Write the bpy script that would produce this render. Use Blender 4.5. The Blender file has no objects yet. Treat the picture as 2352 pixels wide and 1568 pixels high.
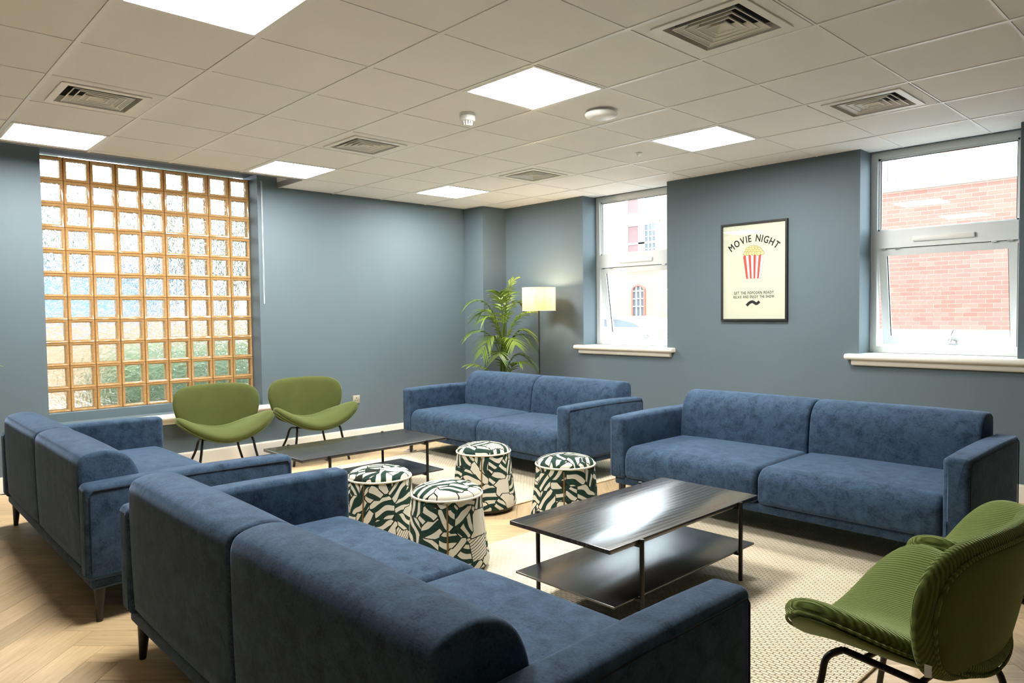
import bpy, bmesh, math, random
from mathutils import Vector, Matrix
random.seed(7)
R = math.radians
sc = bpy.context.scene
COL = sc.collection

# ------------------------------------------------------------------ camera
F_PX, YAW, PITCH, ROLL = 1640.25, 0.75637, -0.03942, -0.01149
CAM = Vector((-0.2539, -4.4256, 1.3711))
fw = Vector((math.sin(YAW)*math.cos(PITCH), math.cos(YAW)*math.cos(PITCH), math.sin(PITCH)))
rt = fw.cross(Vector((0, 0, 1))).normalized(); up = rt.cross(fw)
r2 = math.cos(ROLL)*rt + math.sin(ROLL)*up; u2 = -math.sin(ROLL)*rt + math.cos(ROLL)*up
cd = bpy.data.cameras.new('camera'); cam = bpy.data.objects.new('camera', cd); COL.objects.link(cam)
m = Matrix((r2, u2, -fw)).transposed().to_4x4(); m.translation = CAM; cam.matrix_world = m
cd.sensor_fit = 'HORIZONTAL'; cd.sensor_width = 36; cd.lens = F_PX/2352*36; cd.clip_start = .05; cd.clip_end = 200
sc.camera = cam
# ------------------------------------------------------------------ sky, exposure
SKY = 3.5
LAMP_L = 20.0
w = bpy.data.worlds.new('sky'); sc.world = w; w.use_nodes = True
bg = w.node_tree.nodes['Background']; bg.inputs[0].default_value = (.80, .91, 1.0, 1); bg.inputs[1].default_value = SKY
vs = sc.view_settings
vs.view_transform = 'Standard'; vs.look = 'None'; vs.gamma = 1; vs.use_curve_mapping = False; vs.exposure = 2.05
cy = sc.cycles
cy.max_bounces = 9; cy.diffuse_bounces = 5; cy.glossy_bounces = 4; cy.transmission_bounces = 6; cy.transparent_max_bounces = 12
cy.sample_clamp_indirect = 6; cy.caustics_reflective = False; cy.caustics_refractive = False
try: cy.use_denoising = True
except Exception: pass

# ------------------------------------------------------------------ helpers
class G:
    """collects verts and faces of ONE mesh"""
    def __init__(s): s.v = []; s.f = []
    def add(s, vs, fs):
        o = len(s.v); s.v += [tuple(v) for v in vs]; s.f += [tuple(i+o for i in f) for f in fs]; return s
    def box(s, x0, x1, y0, y1, z0, z1):
        return s.add([(x0,y0,z0),(x1,y0,z0),(x1,y1,z0),(x0,y1,z0),(x0,y0,z1),(x1,y0,z1),(x1,y1,z1),(x0,y1,z1)],
                     [(0,3,2,1),(4,5,6,7),(0,1,5,4),(1,2,6,5),(2,3,7,6),(3,0,4,7)])
    def tube(s, pts, r, seg=8, closed=False, cap=True):
        pts = [Vector(p) for p in pts]; n = len(pts); rs = r if isinstance(r, (list, tuple)) else [r]*n
        rings = []; prev = None
        for i, p in enumerate(pts):
            a = pts[(i-1) % n] if (closed or i > 0) else p
            b = pts[(i+1) % n] if (closed or i < n-1) else p
            t = (b-a).normalized()
            if prev is None:
                q = Vector((0,0,1)) if abs(t.z) < .9 else Vector((1,0,0)); prev = t.cross(q).normalized()
            prev = (prev - t*prev.dot(t)).normalized(); q = t.cross(prev)
            rings.append([p + rs[i]*(math.cos(k*2*math.pi/seg)*prev + math.sin(k*2*math.pi/seg)*q) for k in range(seg)])
        vs = [v for g in rings for v in g]; fs = []
        for i in range(n if closed else n-1):
            j = (i+1) % n
            for k in range(seg):
                l = (k+1) % seg; fs.append((i*seg+k, i*seg+l, j*seg+l, j*seg+k))
        if not closed and cap: fs += [tuple(range(seg))[::-1], tuple(range((n-1)*seg, n*seg))]
        return s.add(vs, fs)
    def lathe(s, prof, seg=32, c=(0,0,0)):
        vs = []; fs = []; n = len(prof)
        for r, z in prof:
            for k in range(seg):
                a = 2*math.pi*k/seg; vs.append((c[0]+r*math.cos(a), c[1]+r*math.sin(a), c[2]+z))
        for i in range(n-1):
            for k in range(seg):
                l = (k+1) % seg; fs.append((i*seg+k, i*seg+l, (i+1)*seg+l, (i+1)*seg+k))
        fs += [tuple(range(seg))[::-1], tuple(range((n-1)*seg, n*seg))]
        return s.add(vs, fs)
    def prism(s, poly, z0, z1):
        n = len(poly)
        return s.add([(x,y,z0) for x,y in poly]+[(x,y,z1) for x,y in poly],
                     [tuple(range(n))[::-1], tuple(range(n,2*n))]+[(i,(i+1)%n,n+(i+1)%n,n+i) for i in range(n)])
    def loft(s, prof, t0, t1, r, axis='x', mid=6, crown=0, post=None, ks=4):
        """profile (a,b), counter-clockwise, swept from t0 to t1 with rounded ends of radius r"""
        n = len(prof); nor = []
        for i in range(n):
            a = Vector(prof[i-1]); b = Vector(prof[(i+1) % n]); d = (b-a)
            d = d.normalized() if d.length > 1e-9 else Vector((1,0)); nor.append(Vector((d.y, -d.x)))
        st = [(t0+r*(1-math.cos(k/ks*math.pi/2)), r*(1-math.sin(k/ks*math.pi/2)), 0) for k in range(ks+1)]
        for k in range(1, mid):
            q = k/mid; st.append((t0+r+(t1-t0-2*r)*q, 0, crown*(1-(2*q-1)**2)))
        st += [(t1-r*(1-math.cos(k/ks*math.pi/2)), r*(1-math.sin(k/ks*math.pi/2)), 0) for k in range(ks, -1, -1)]
        vs = []; fs = []
        for t, ins, cr in st:
            for p, q in zip(prof, nor):
                a = p[0]-q.x*(ins-cr); b = p[1]-q.y*(ins-cr)
                vs.append((t, a, b) if axis == 'x' else (a, t, b))
        if post: vs = [post(*v) for v in vs]
        m_ = len(st)
        for i in range(m_-1):
            for k in range(n):
                l = (k+1) % n; f = (i*n+k, i*n+l, (i+1)*n+l, (i+1)*n+k)
                fs.append(f if axis != 'x' else f[::-1])
        e0 = tuple(range(n)); e1 = tuple(range((m_-1)*n, m_*n))
        fs += [e0[::-1], e1] if axis != 'x' else [e0, e1[::-1]]
        return s.add(vs, fs)
    def build(s, name, mat, parent=None, smooth=None, loc=None, uv=None):
        me = bpy.data.meshes.new(name); me.from_pydata(s.v, [], s.f); me.update()
        if smooth is not None:
            bm = bmesh.new(); bm.from_mesh(me); bmesh.ops.recalc_face_normals(bm, faces=bm.faces); bm.to_mesh(me); bm.free()
            for p in me.polygons: p.use_smooth = True
            me.set_sharp_from_angle(angle=R(smooth))
        if uv:
            l = me.uv_layers.new(name='UVMap')
            for p in me.polygons:
                for li, vi in zip(p.loop_indices, p.vertices): l.data[li].uv = uv(me.vertices[vi].co, p)
        if mat: me.materials.append(mat)
        o = bpy.data.objects.new(name, me); COL.objects.link(o)
        if parent: o.parent = parent
        if loc: o.location = loc
        return o

def rrect(a0, a1, b0, b1, r, seg=5, sub=3):
    """rounded rectangle, counter-clockwise; r = one radius or four (b0a0, b0a1, b1a1, b1a0)"""
    rs = r if isinstance(r, (list, tuple)) else [r]*4
    cs = [(a0+rs[0], b0+rs[0], 180, rs[0]), (a1-rs[1], b0+rs[1], 270, rs[1]), (a1-rs[2], b1-rs[2], 0, rs[2]), (a0+rs[3], b1-rs[3], 90, rs[3])]
    out = []
    for cx, cy_, an, rr in cs:
        for k in range(seg+1):
            a = R(an+90*k/seg); out.append((cx+rr*math.cos(a), cy_+rr*math.sin(a)))
    res = []
    for i, p in enumerate(out):
        q = out[(i+1) % len(out)]; res.append(p)
        if (Vector(q)-Vector(p)).length > .05:
            for k in range(1, sub): res.append((p[0]+(q[0]-p[0])*k/sub, p[1]+(q[1]-p[1])*k/sub))
    return res

def catmull(pts, n=6, closed=True):
    out = []; m_ = len(pts)
    rng = range(m_) if closed else range(m_-1)
    for i in rng:
        if closed: p0, p1, p2, p3 = (Vector(pts[(i+k) % m_]) for k in (-1, 0, 1, 2))
        else: p0, p1, p2, p3 = (Vector(pts[min(max(i+k, 0), m_-1)]) for k in (-1, 0, 1, 2))
        for k in range(n):
            t = k/n
            out.append(.5*((2*p1)+(p2-p0)*t+(2*p0-5*p1+4*p2-p3)*t*t+(3*p1-p0-3*p2+p3)*t**3))
    if not closed: out.append(Vector(pts[-1]))
    return out

def empty(name, loc, rz=0, label=None, cat=None, group=None, kind=None):
    o = bpy.data.objects.new(name, None); COL.objects.link(o); o.location = loc; o.rotation_euler = (0, 0, rz)
    o.empty_display_size = .1
    return tag(o, label, cat, group, kind)
def tag(o, label=None, cat=None, group=None, kind=None):
    if label: o['label'] = label
    if cat: o['category'] = cat
    if group: o['group'] = group
    if kind: o['kind'] = kind
    return o
def copy_tree(o, parent=None):
    c = o.copy(); COL.objects.link(c)
    if parent: c.parent = parent
    for ch in list(o.children): copy_tree(ch, c)
    return c
def inst(src, name, loc, parent=None, rot=None, scale=None):
    o = bpy.data.objects.new(name, src); COL.objects.link(o); o.location = loc
    if parent: o.parent = parent
    if rot: o.rotation_euler = rot
    if scale: o.scale = scale
    return o
def mesh_data(g, name, mat, smooth=None):
    o = g.build(name, mat, smooth=smooth); d = o.data; bpy.data.objects.remove(o); return d

# ------------------------------------------------------------------ materials
class M:
    def __init__(s, name):
        s.m = bpy.data.materials.new(name); s.m.use_nodes = True; s.t = s.m.node_tree; s.t.nodes.clear()
        s.out = s.t.nodes.new('ShaderNodeOutputMaterial')
    def n(s, typ, ins=None, **pr):
        nd = s.t.nodes.new('ShaderNode'+typ)
        for k, v in pr.items(): setattr(nd, k, v)
        for k, v in (ins or {}).items():
            if isinstance(v, bpy.types.NodeSocket): s.t.links.new(v, nd.inputs[k])
            else: nd.inputs[k].default_value = v
        return nd
    def math(s, op, a, b=0.0, c=0.0):
        return s.n('Math', {0: a, 1: b, 2: c}, operation=op).outputs[0]
    def mix(s, f, a, b):
        nd = s.n('Mix', None, data_type='RGBA')
        for k, v in ((0, f), (6, a), (7, b)):
            if isinstance(v, bpy.types.NodeSocket): s.t.links.new(v, nd.inputs[k])
            else: nd.inputs[k].default_value = v if k == 0 else (*v[:3], 1)
        return nd.outputs[2]
    def coords(s, kind='Object', scale=(1,1,1), rot=(0,0,0)):
        c = s.n('TexCoord').outputs[kind]
        return s.n('Mapping', {'Vector': c, 'Scale': scale, 'Rotation': rot}).outputs[0]
    def noise(s, vec, scale, detail=3, rough=.5, dist=0):
        return s.n('TexNoise', {'Vector': vec, 'Scale': scale, 'Detail': detail, 'Roughness': rough, 'Distortion': dist})
    def ramp(s, f, stops):
        nd = s.n('ValToRGB', {0: f}); e = nd.color_ramp.elements
        while len(e) < len(stops): e.new(.5)
        for x, (p, c) in zip(e, stops): x.position = p; x.color = (*c[:3], 1) if not isinstance(c, float) else (c, c, c, 1)
        return nd.outputs[0]
    def bump(s, h, strength=.3, dist=.01):
        return s.n('Bump', {'Height': h, 'Strength': strength, 'Distance': dist}).outputs[0]
    def principled(s, **k):
        ins = {kk.replace('_', ' '): v for kk, v in k.items()}
        p = s.n('BsdfPrincipled', {a: ((*b, 1) if a in ('Base Color', 'Sheen Tint', 'Emission Color', 'Specular Tint') and isinstance(b, tuple) and len(b) == 3 else b) for a, b in ins.items()})
        s.t.links.new(p.outputs[0], s.out.inputs[0]); return s.m
    def surf(s, sock): s.t.links.new(sock, s.out.inputs[0]); return s.m

def plain(name, c, rough=.5, metal=0, spec=.5, nz=0, nscale=30):
    k = M(name)
    if nz:
        f = k.noise(k.coords(), nscale, 4).outputs[0]
        c2 = k.mix(f, tuple(x*(1-nz) for x in c), tuple(min(1, x*(1+nz)) for x in c))
        return k.principled(Base_Color=c2, Roughness=rough, Metallic=metal, Specular_IOR_Level=spec, Normal=k.bump(f, .05, .002))
    return k.principled(Base_Color=c, Roughness=rough, Metallic=metal, Specular_IOR_Level=spec)

def paint(name, c, rough=.6):
    k = M(name); v = k.coords()
    f = k.noise(v, 900, 2).outputs[0]; g = k.noise(v, 3, 3).outputs[0]
    return k.principled(Base_Color=k.mix(g, tuple(x*.97 for x in c), tuple(x*1.03 for x in c)), Roughness=rough, Specular_IOR_Level=.25, Normal=k.bump(f, .06, .001))

def chenille(name, dark, light):
    k = M(name); v = k.coords()
    a = k.noise(v, 16, 5, .65, .5).outputs[0]; b = k.noise(k.coords(scale=(60, 240, 240)), 1, 3, .6).outputs[0]; c = k.noise(v, 130, 4, .7).outputs[0]
    f = k.math('ADD', k.math('MULTIPLY', a, .55), k.math('ADD', k.math('MULTIPLY', b, .2), k.math('MULTIPLY', c, .35)))
    col = k.ramp(f, [(.38, dark), (.53, tuple((x+y)/2 for x, y in zip(dark, light))), (.70, light)])
    return k.principled(Base_Color=col, Roughness=.85, Specular_IOR_Level=.15, Sheen_Weight=.42, Sheen_Roughness=.30, Sheen_Tint=(.50, .68, 1.0), Normal=k.bump(f, .35, .004))

def velvet(name, c, rib=None):
    k = M(name); v = k.coords()
    a = k.noise(v, 5, 4, .6, .4).outputs[0]; f = k.noise(v, 500, 2).outputs[0]
    col = k.mix(a, tuple(x*.72 for x in c), tuple(x*1.22 for x in c)); h = f; st = .1
    if rib:
        wv = k.n('TexWave', {'Vector': v, 'Scale': rib, 'Distortion': 0.0}, wave_type='BANDS', bands_direction='X', wave_profile='SIN').outputs[1]
        col = k.mix(wv, tuple(x*.55 for x in c), col); h = wv; st = .8
    return k.principled(Base_Color=col, Roughness=.8, Specular_IOR_Level=.15, Sheen_Weight=.5, Sheen_Roughness=.35, Sheen_Tint=(.75, .9, .45), Normal=k.bump(h, st, .004))

def oak(name):
    k = M(name); oi = k.n('ObjectInfo').outputs['Random']
    v = k.coords(scale=(1.2, 14, 1)); off = k.n('Combine'+'XYZ', {0: k.math('MULTIPLY', oi, 37.0), 1: k.math('MULTIPLY', oi, 91.0), 2: 0.0}).outputs[0]
    vv = k.n('VectorMath', {0: v, 1: off}, operation='ADD').outputs[0]
    g = k.noise(vv, 2.5, 6, .6, .8).outputs[0]; g2 = k.noise(vv, 14, 3).outputs[0]
    f = k.math('ADD', k.math('MULTIPLY', g, .75), k.math('MULTIPLY', g2, .25))
    base = k.ramp(f, [(.3, (.40, .27, .14)), (.5, (.52, .375, .21)), (.7, (.60, .45, .27))])
    var = k.math('ADD', .80, k.math('MULTIPLY', oi, .38))
    col = k.n('VectorMath', {0: base, 3: var}, operation='SCALE').outputs[0]
    return k.principled(Base_Color=col, Roughness=.42, Specular_IOR_Level=.4, Normal=k.bump(f, .12, .002))

def blackwood(name):
    k = M(name); v = k.coords(scale=(.9, 7, 1))
    d = k.noise(v, 1.1, 2, .5).outputs[0]
    wv = k.n('TexWave', {'Vector': v, 'Scale': 1.6, 'Distortion': 9.0, 'Detail': 3.0, 'Detail Scale': .7}, wave_type='BANDS', bands_direction='Y', wave_profile='SAW').outputs[1]
    p = k.noise(k.coords(scale=(4, 160, 1)), 1, 3).outputs[0]
    f = k.math('ADD', k.math('MULTIPLY', wv, .6), k.math('MULTIPLY', p, .4))
    col = k.ramp(f, [(.2, (.010, .008, .007)), (.6, (.022, .018, .016)), (.9, (.05, .042, .036))])
    rg = k.math('ADD', .17, k.math('MULTIPLY', f, .09))
    return k.principled(Base_Color=col, Roughness=rg, Specular_IOR_Level=1.0, Normal=k.bump(f, .06, .0015))

def weave(name):
    k = M(name); v = k.coords()
    br = k.n('TexBrick', {'Vector': k.coords(rot=(0, 0, R(90))), 'Scale': 1.0, 'Mortar Size': .0035, 'Mortar Smooth': .9, 'Brick Width': .034, 'Row Height': .017, 'Bias': 0.0,
                          'Color1': (.90, .80, .61, 1), 'Color2': (.80, .69, .50, 1), 'Mortar': (.50, .40, .26, 1)})
    n = k.noise(v, 5, 4).outputs[0]; fz = k.noise(v, 220, 3).outputs[0]
    col = k.mix(k.math('MULTIPLY', n, .45), br.outputs[0], (.92, .84, .67)); col = k.mix(k.math('MULTIPLY', fz, .25), col, (.62, .51, .34))
    h = k.math('SUBTRACT', 1.0, br.outputs[1]); h = k.math('ADD', h, k.math('MULTIPLY', fz, .4))
    return k.principled(Base_Color=col, Roughness=.95, Specular_IOR_Level=.05, Normal=k.bump(h, .9, .008))

def abstract_print(name):
    """cream cloth printed with dark green bands, arcs and thin lines; UV in metres"""
    k = M(name); uv = k.n('TexCoord').outputs['UV']
    oi = k.n('ObjectInfo').outputs['Random']
    off = k.n('CombineXYZ', {0: k.math('MULTIPLY', oi, 13.0), 1: k.math('MULTIPLY', oi, 7.0), 2: 0.0}).outputs[0]
    uv = k.n('VectorMath', {0: uv, 1: off}, operation='ADD').outputs[0]
    nz = k.noise(uv, 6, 1).outputs[1]
    wob = k.n('VectorMath', {0: k.n('VectorMath', {0: nz, 1: (.5, .5, .5)}, operation='SUBTRACT').outputs[0], 3: .035}, operation='SCALE').outputs[0]
    p = k.n('VectorMath', {0: uv, 1: wob}, operation='ADD').outputs[0]
    vo = k.n('TexVoronoi', {'Vector': p, 'Scale': 9.0, 'Randomness': 1.0}, voronoi_dimensions='2D', feature='F1', distance='CHEBYCHEV')
    ve = k.n('TexVoronoi', {'Vector': p, 'Scale': 9.0, 'Randomness': 1.0}, voronoi_dimensions='2D', feature='F2', distance='CHEBYCHEV')
    rnd = k.n('SeparateXYZ', {0: vo.outputs['Color']})
    edge = k.math('LESS_THAN', k.math('SUBTRACT', ve.outputs['Distance'], vo.outputs['Distance']), .045)
    ang = k.math('MULTIPLY', rnd.outputs[0], 6.283)
    sp = k.n('SeparateXYZ', {0: p})
    s_ = k.math('ADD', k.math('MULTIPLY', sp.outputs[0], k.math('COSINE', ang)), k.math('MULTIPLY', sp.outputs[1], k.math('SINE', ang)))
    curve = k.noise(uv, 9, 0).outputs[0]
    s2 = k.math('ADD', s_, k.math('MULTIPLY', curve, .075))
    wide = k.math('GREATER_THAN', k.math('SINE', k.math('MULTIPLY', s2, 112.0)), -.05)
    thin = k.math('GREATER_THAN', k.math('SINE', k.math('MULTIPLY', s_, 420.0)), .72)
    dc = k.n('VectorMath', {0: p, 1: vo.outputs['Position']}, operation='DISTANCE').outputs['Value']
    arc = k.math('MULTIPLY', k.math('GREATER_THAN', dc, .018), k.math('MULTIPLY', k.math('LESS_THAN', dc, .050), k.math('GREATER_THAN', k.math('SINE', k.math('MULTIPLY', s_, 45.0)), -.2)))
    q = rnd.outputs[1]
    isw = k.math('MAXIMUM', k.math('LESS_THAN', q, .58), k.math('GREATER_THAN', q, .80)); ist = k.math('MULTIPLY', k.math('GREATER_THAN', q, .58), k.math('LESS_THAN', q, .62))
    isa = k.math('MULTIPLY', k.math('GREATER_THAN', q, .62), k.math('LESS_THAN', q, .62))
    green = k.math('MAXIMUM', k.math('MULTIPLY', isw, wide), k.math('MULTIPLY', isa, arc))
    line = k.math('MAXIMUM', edge, k.math('MULTIPLY', ist, thin))
    fz = k.noise(uv, 400, 2).outputs[0]
    cream = k.mix(fz, (.54, .51, .41), (.66, .63, .53)); gr = k.mix(k.noise(uv, 60, 3).outputs[0], (.006, .016, .012), (.030, .065, .048))
    col = k.mix(green, k.mix(line, cream, (.018, .016, .012)), gr)
    return k.principled(Base_Color=col, Roughness=.9, Specular_IOR_Level=.1, Normal=k.bump(fz, .25, .002))

def window_glass(name):
    k = M(name)
    fc = k.n('LayerWeight', {'Blend': .5}).outputs['Facing']
    fr = k.math('ADD', .035, k.math('MULTIPLY', .9, k.math('POWER', fc, 5.0)))
    mx = k.n('MixShader', {0: fr, 1: k.n('BsdfTransparent', {0: (.97, .99, .98, 1)}).outputs[0], 2: k.n('BsdfGlossy', {'Roughness': .01}).outputs[0]})
    return k.surf(mx.outputs[0])
def block_glass(name):
    k = M(name); oi = k.n('ObjectInfo').outputs['Random']
    v = k.n('VectorMath', {0: k.coords(), 1: k.n('CombineXYZ', {0: k.math('MULTIPLY', oi, 9.0), 1: 0.0, 2: k.math('MULTIPLY', oi, 5.0)}).outputs[0]}, operation='ADD').outputs[0]
    h = k.noise(v, 22, 2, .5, 1.2).outputs[0]
    nb = k.bump(h, .55, .02)
    rf = k.n('BsdfRefraction', {'Color': (.97, .98, .95, 1), 'Roughness': .06, 'IOR': 1.35, 'Normal': nb}).outputs[0]
    tr = k.n('BsdfTransparent', {0: (.95, .97, .93, 1)}).outputs[0]
    gl = k.n('BsdfGlossy', {'Roughness': .08, 'Normal': nb}).outputs[0]
    tl = k.n('BsdfTranslucent', {0: (.9, .93, .88, 1), 'Normal': nb}).outputs[0]
    a = k.n('MixShader', {0: .38, 1: rf, 2: tr}).outputs[0]
    a = k.n('MixShader', {0: .015, 1: a, 2: tl}).outputs[0]
    return k.surf(k.n('MixShader', {0: .05, 1: a, 2: gl}).outputs[0])
def amber_glass(name):
    k = M(name); v = k.coords(scale=(1, 1, 1)); f = k.noise(v, 60, 2).outputs[0]
    c = k.mix(f, (.62, .34, .12), (.90, .66, .33))
    d = k.n('BsdfDiffuse', {0: c}).outputs[0]; t = k.n('BsdfTranslucent', {0: c}).outputs[0]; g = k.n('BsdfGlossy', {'Roughness': .12}).outputs[0]
    a = k.n('MixShader', {0: .62, 1: d, 2: t}).outputs[0]
    return k.surf(k.n('MixShader', {0: .08, 1: a, 2: g}).outputs[0])
def emit(name, c, s):
    k = M(name); return k.surf(k.n('Emission', {0: (*c, 1), 1: s}).outputs[0])
def shade_cloth(name):
    k = M(name); v = k.n('TexCoord').outputs['UV']
    f = k.noise(k.n('Mapping', {'Vector': v, 'Scale': (260, 5, 1)}).outputs[0], 1, 3).outputs[0]
    c = k.ramp(f, [(.3, (.42, .27, .13)), (.5, (.72, .53, .30)), (.75, (.90, .74, .48))])
    d = k.n('BsdfDiffuse', {0: c, 'Normal': k.bump(f, .5, .002)}).outputs[0]; t = k.n('BsdfTranslucent', {0: c}).outputs[0]
    return k.surf(k.n('MixShader', {0: .24, 1: d, 2: t}).outputs[0])
def leafmat(name, c1, c2):
    k = M(name); oi = k.n('ObjectInfo').outputs['Random']; f = k.noise(k.coords(), 14, 2).outputs[0]
    c = k.mix(k.math('ADD', k.math('MULTIPLY', oi, .6), k.math('MULTIPLY', f, .4)), c1, c2)
    p = k.n('BsdfPrincipled', {'Base Color': c, 'Roughness': .45}).outputs[0]; t = k.n('BsdfTranslucent', {0: c}).outputs[0]
    return k.surf(k.n('MixShader', {0: .3, 1: p, 2: t}).outputs[0])

MT = {}
MT['wall'] = paint('wall_blue_paint', (.112, .149, .168))
MT['white'] = paint('white_gloss_paint', (.80, .77, .69), .35)
MT['wallout'] = plain('outer_wall', (.55, .45, .38), .9)
k = M('mineral_tile'); f_ = k.noise(k.coords(), 700, 3).outputs[0]
MT['tile'] = k.principled(Base_Color=k.mix(f_, (.87, .86, .84), (.93, .92, .90)), Roughness=.95, Specular_IOR_Level=.05, Normal=k.bump(f_, .15, .001))
MT['bar'] = plain('grid_white', (.90, .89, .86), .4)
MT['trimgrey'] = plain('grey_trim', (.30, .30, .29), .5)
MT['dark'] = plain('dark_void', (.02, .02, .02), .9)
MT['ventw'] = plain('vent_white', (.88, .86, .80), .4)
MT['plastic'] = plain('white_plastic', (.85, .85, .82), .35)
MT['sofa'] = chenille('blue_chenille', (.009, .019, .038), (.052, .092, .150))
MT['seam'] = plain('dark_seam', (.006, .012, .024), .9)
MT['blackmetal'] = plain('black_metal', (.018, .016, .014), .35, .6)
MT['legwood'] = plain('black_tapered_leg', (.012, .010, .009), .4)
MT['velvet'] = velvet('green_velvet', (.066, .078, .019))
MT['cord'] = velvet('green_corduroy', (.140, .182, .038), rib=32)
MT['cordback'] = velvet('green_backcloth', (.105, .130, .032))
MT['oak'] = oak('oak_plank')
MT['sub'] = plain('floor_joint', (.16, .10, .05), .9)
MT['table'] = blackwood('black_ash')
MT['shelf'] = plain('black_lacquer', (.016, .015, .016), .26, 0, .9)
MT['rug'] = weave('woven_wool')
MT['rope'] = plain('rug_edge_rope', (.55, .44, .28), .95, nz=.3, nscale=90)
MT['print'] = abstract_print('abstract_print')
MT['cream'] = plain('cream_piping', (.70, .66, .54), .85, nz=.2, nscale=60)
MT['brass'] = plain('bronze_zip', (.22, .13, .04), .45, .5)
MT['frame'] = plain('window_frame_paint', (.74, .77, .76), .3)
MT['glass'] = window_glass('window_glass')
MT['block'] = block_glass('wavy_block_glass')
MT['amber'] = amber_glass('amber_block_edge')
MT['mortar'] = plain('brown_mortar', (.20, .12, .05), .9)
MT['chrome'] = plain('chrome', (.75, .75, .75), .15, 1)
MT['lamp'] = emit('panel_light', (1.0, .985, .945), LAMP_L)
MT['shade'] = shade_cloth('raffia_shade')
MT['black'] = plain('satin_black', (.012, .011, .010), .4)
MT['paper'] = plain('poster_paper', (.70, .665, .53), .6)
MT['ink'] = plain('poster_ink', (.012, .011, .010), .7)
MT['red'] = plain('poster_red', (.78, .07, .05), .7)
MT['pwhite'] = plain('poster_white', (.88, .86, .80), .7)
MT['corn'] = plain('poster_popcorn', (.80, .58, .28), .7)
MT['leaf'] = leafmat('palm_leaf', (.014, .055, .010), (.26, .38, .035))
MT['stem'] = plain('palm_stem', (.06, .10, .02), .6)
MT['pot'] = plain('pot_grey', (.10, .10, .10), .7, nz=.2)
MT['soil'] = plain('soil', (.03, .02, .012), .95, nz=.3, nscale=80)
# outdoors
MT['pave'] = plain('paving', (.17, .155, .15), .9, nz=.15, nscale=6)
MT['brick'] = (lambda k: k.principled(Base_Color=k.mix(k.n('ObjectInfo').outputs['Random'], (.235, .080, .060), (.295, .108, .083)), Roughness=.9, Normal=k.bump(k.noise(k.coords(), 40, 3).outputs[0], .3, .004)))(M('red_brick'))
MT['bmortar'] = plain('pale_mortar', (.40, .285, .23), .95)
MT['creamwall'] = plain('cream_facade', (.36, .20, .145), .9, nz=.06, nscale=2)
MT['render'] = plain('white_render', (.72, .70, .68), .8)
MT['pane'] = plain('dark_pane', (.10, .11, .12), .1)
MT['blind'] = plain('red_blind', (.16, .09, .09), .8)
MT['carpaint'] = plain('white_car_paint', (.80, .80, .80), .2)
MT['bluepaint'] = plain('blue_van_paint', (.08, .15, .30), .3)
MT['tyre'] = plain('tyre', (.02, .02, .02), .9)
MT['hedge'] = leafmat('hedge_leaf', (.020, .050, .010), (.085, .135, .035))
MT['tree'] = leafmat('tree_leaf', (.035, .052, .024), (.095, .12, .07))
MT['bark'] = plain('bark', (.12, .08, .05), .9, nz=.3)
MT['sand'] = plain('sandstone_wall', (.27, .17, .10), .9, nz=.1, nscale=5)

# ------------------------------------------------------------------ room shell
XR, YL, ZC = 5.76, 2.39, 2.65          # right wall, left wall, ceiling
X0, Y0 = -3.0, -6.6                     # far sides behind the camera
def struct(name, g, mat, **k):
    return tag(g.build(name, mat, **k), kind='structure')
BW = dict(x0=.975, x1=2.775, z0=.575, z1=2.76)   # glass block opening
g = G(); T = 3.05
g.box(X0-.2, BW['x0'], YL, YL+.33, -.1, T); g.box(BW['x1'], XR+.36, YL, YL+.33, -.1, T)
g.box(BW['x0'], BW['x1'], YL, YL+.33, -.1, BW['z0']-.075); g.box(BW['x0'], BW['x1'], YL, YL+.33, BW['z1'], T)
g.box(BW['x0'], BW['x1'], YL+.13, YL+.33, BW['z0']-.075, BW['z0'])
g.box(5.385, XR, 2.04, YL, 0, ZC)       # boxed-in corner column
struct('wall_left', g, MT['wall'])
W1 = (-.31, .79); W2 = (-3.22, -2.15); WZ = 1.01
g = G()
g.box(XR, XR+.36, Y0-.2, YL, -.1, WZ)
for a, b in ((Y0-.2, W2[0]), (W2[1], W1[0]), (W1[1], YL)): g.box(XR, XR+.36, a, b, WZ, T)
for a, b in (W1, W2): g.box(XR+.20, XR+.36, a, b, ZC, T)
struct('wall_right', g, MT['wall'])
g = G().box(X0-.2, X0, Y0, YL, -.1, T); struct('wall_rear', g, MT['wall'])
g = G().box(X0-.2, XR+.36, Y0-.2, Y0, -.1, T); struct('wall_near', g, MT['wall'])
# skirting
def skirt(name, pts, dx, dy):
    (xa, ya), (xb, yb) = pts
    g = G()
    if dy: g.box(xa, xb, ya-.018, ya, .0, .118); g.box(xa, xb, ya-.013, ya, .118, .128)
    else: g.box(xa-.018, xa, ya, yb, .0, .118); g.box(xa-.013, xa, ya, yb, .118, .128)
    struct(name, g, MT['white'])
skirt('baseboard_left', ((X0, YL), (5.385, YL)), 0, 1)
skirt('baseboard_right', ((XR, Y0), (XR, 2.04)), 1, 0)
skirt('baseboard_column', ((5.367, 2.04), (XR, 2.04)), 0, 1)

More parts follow.
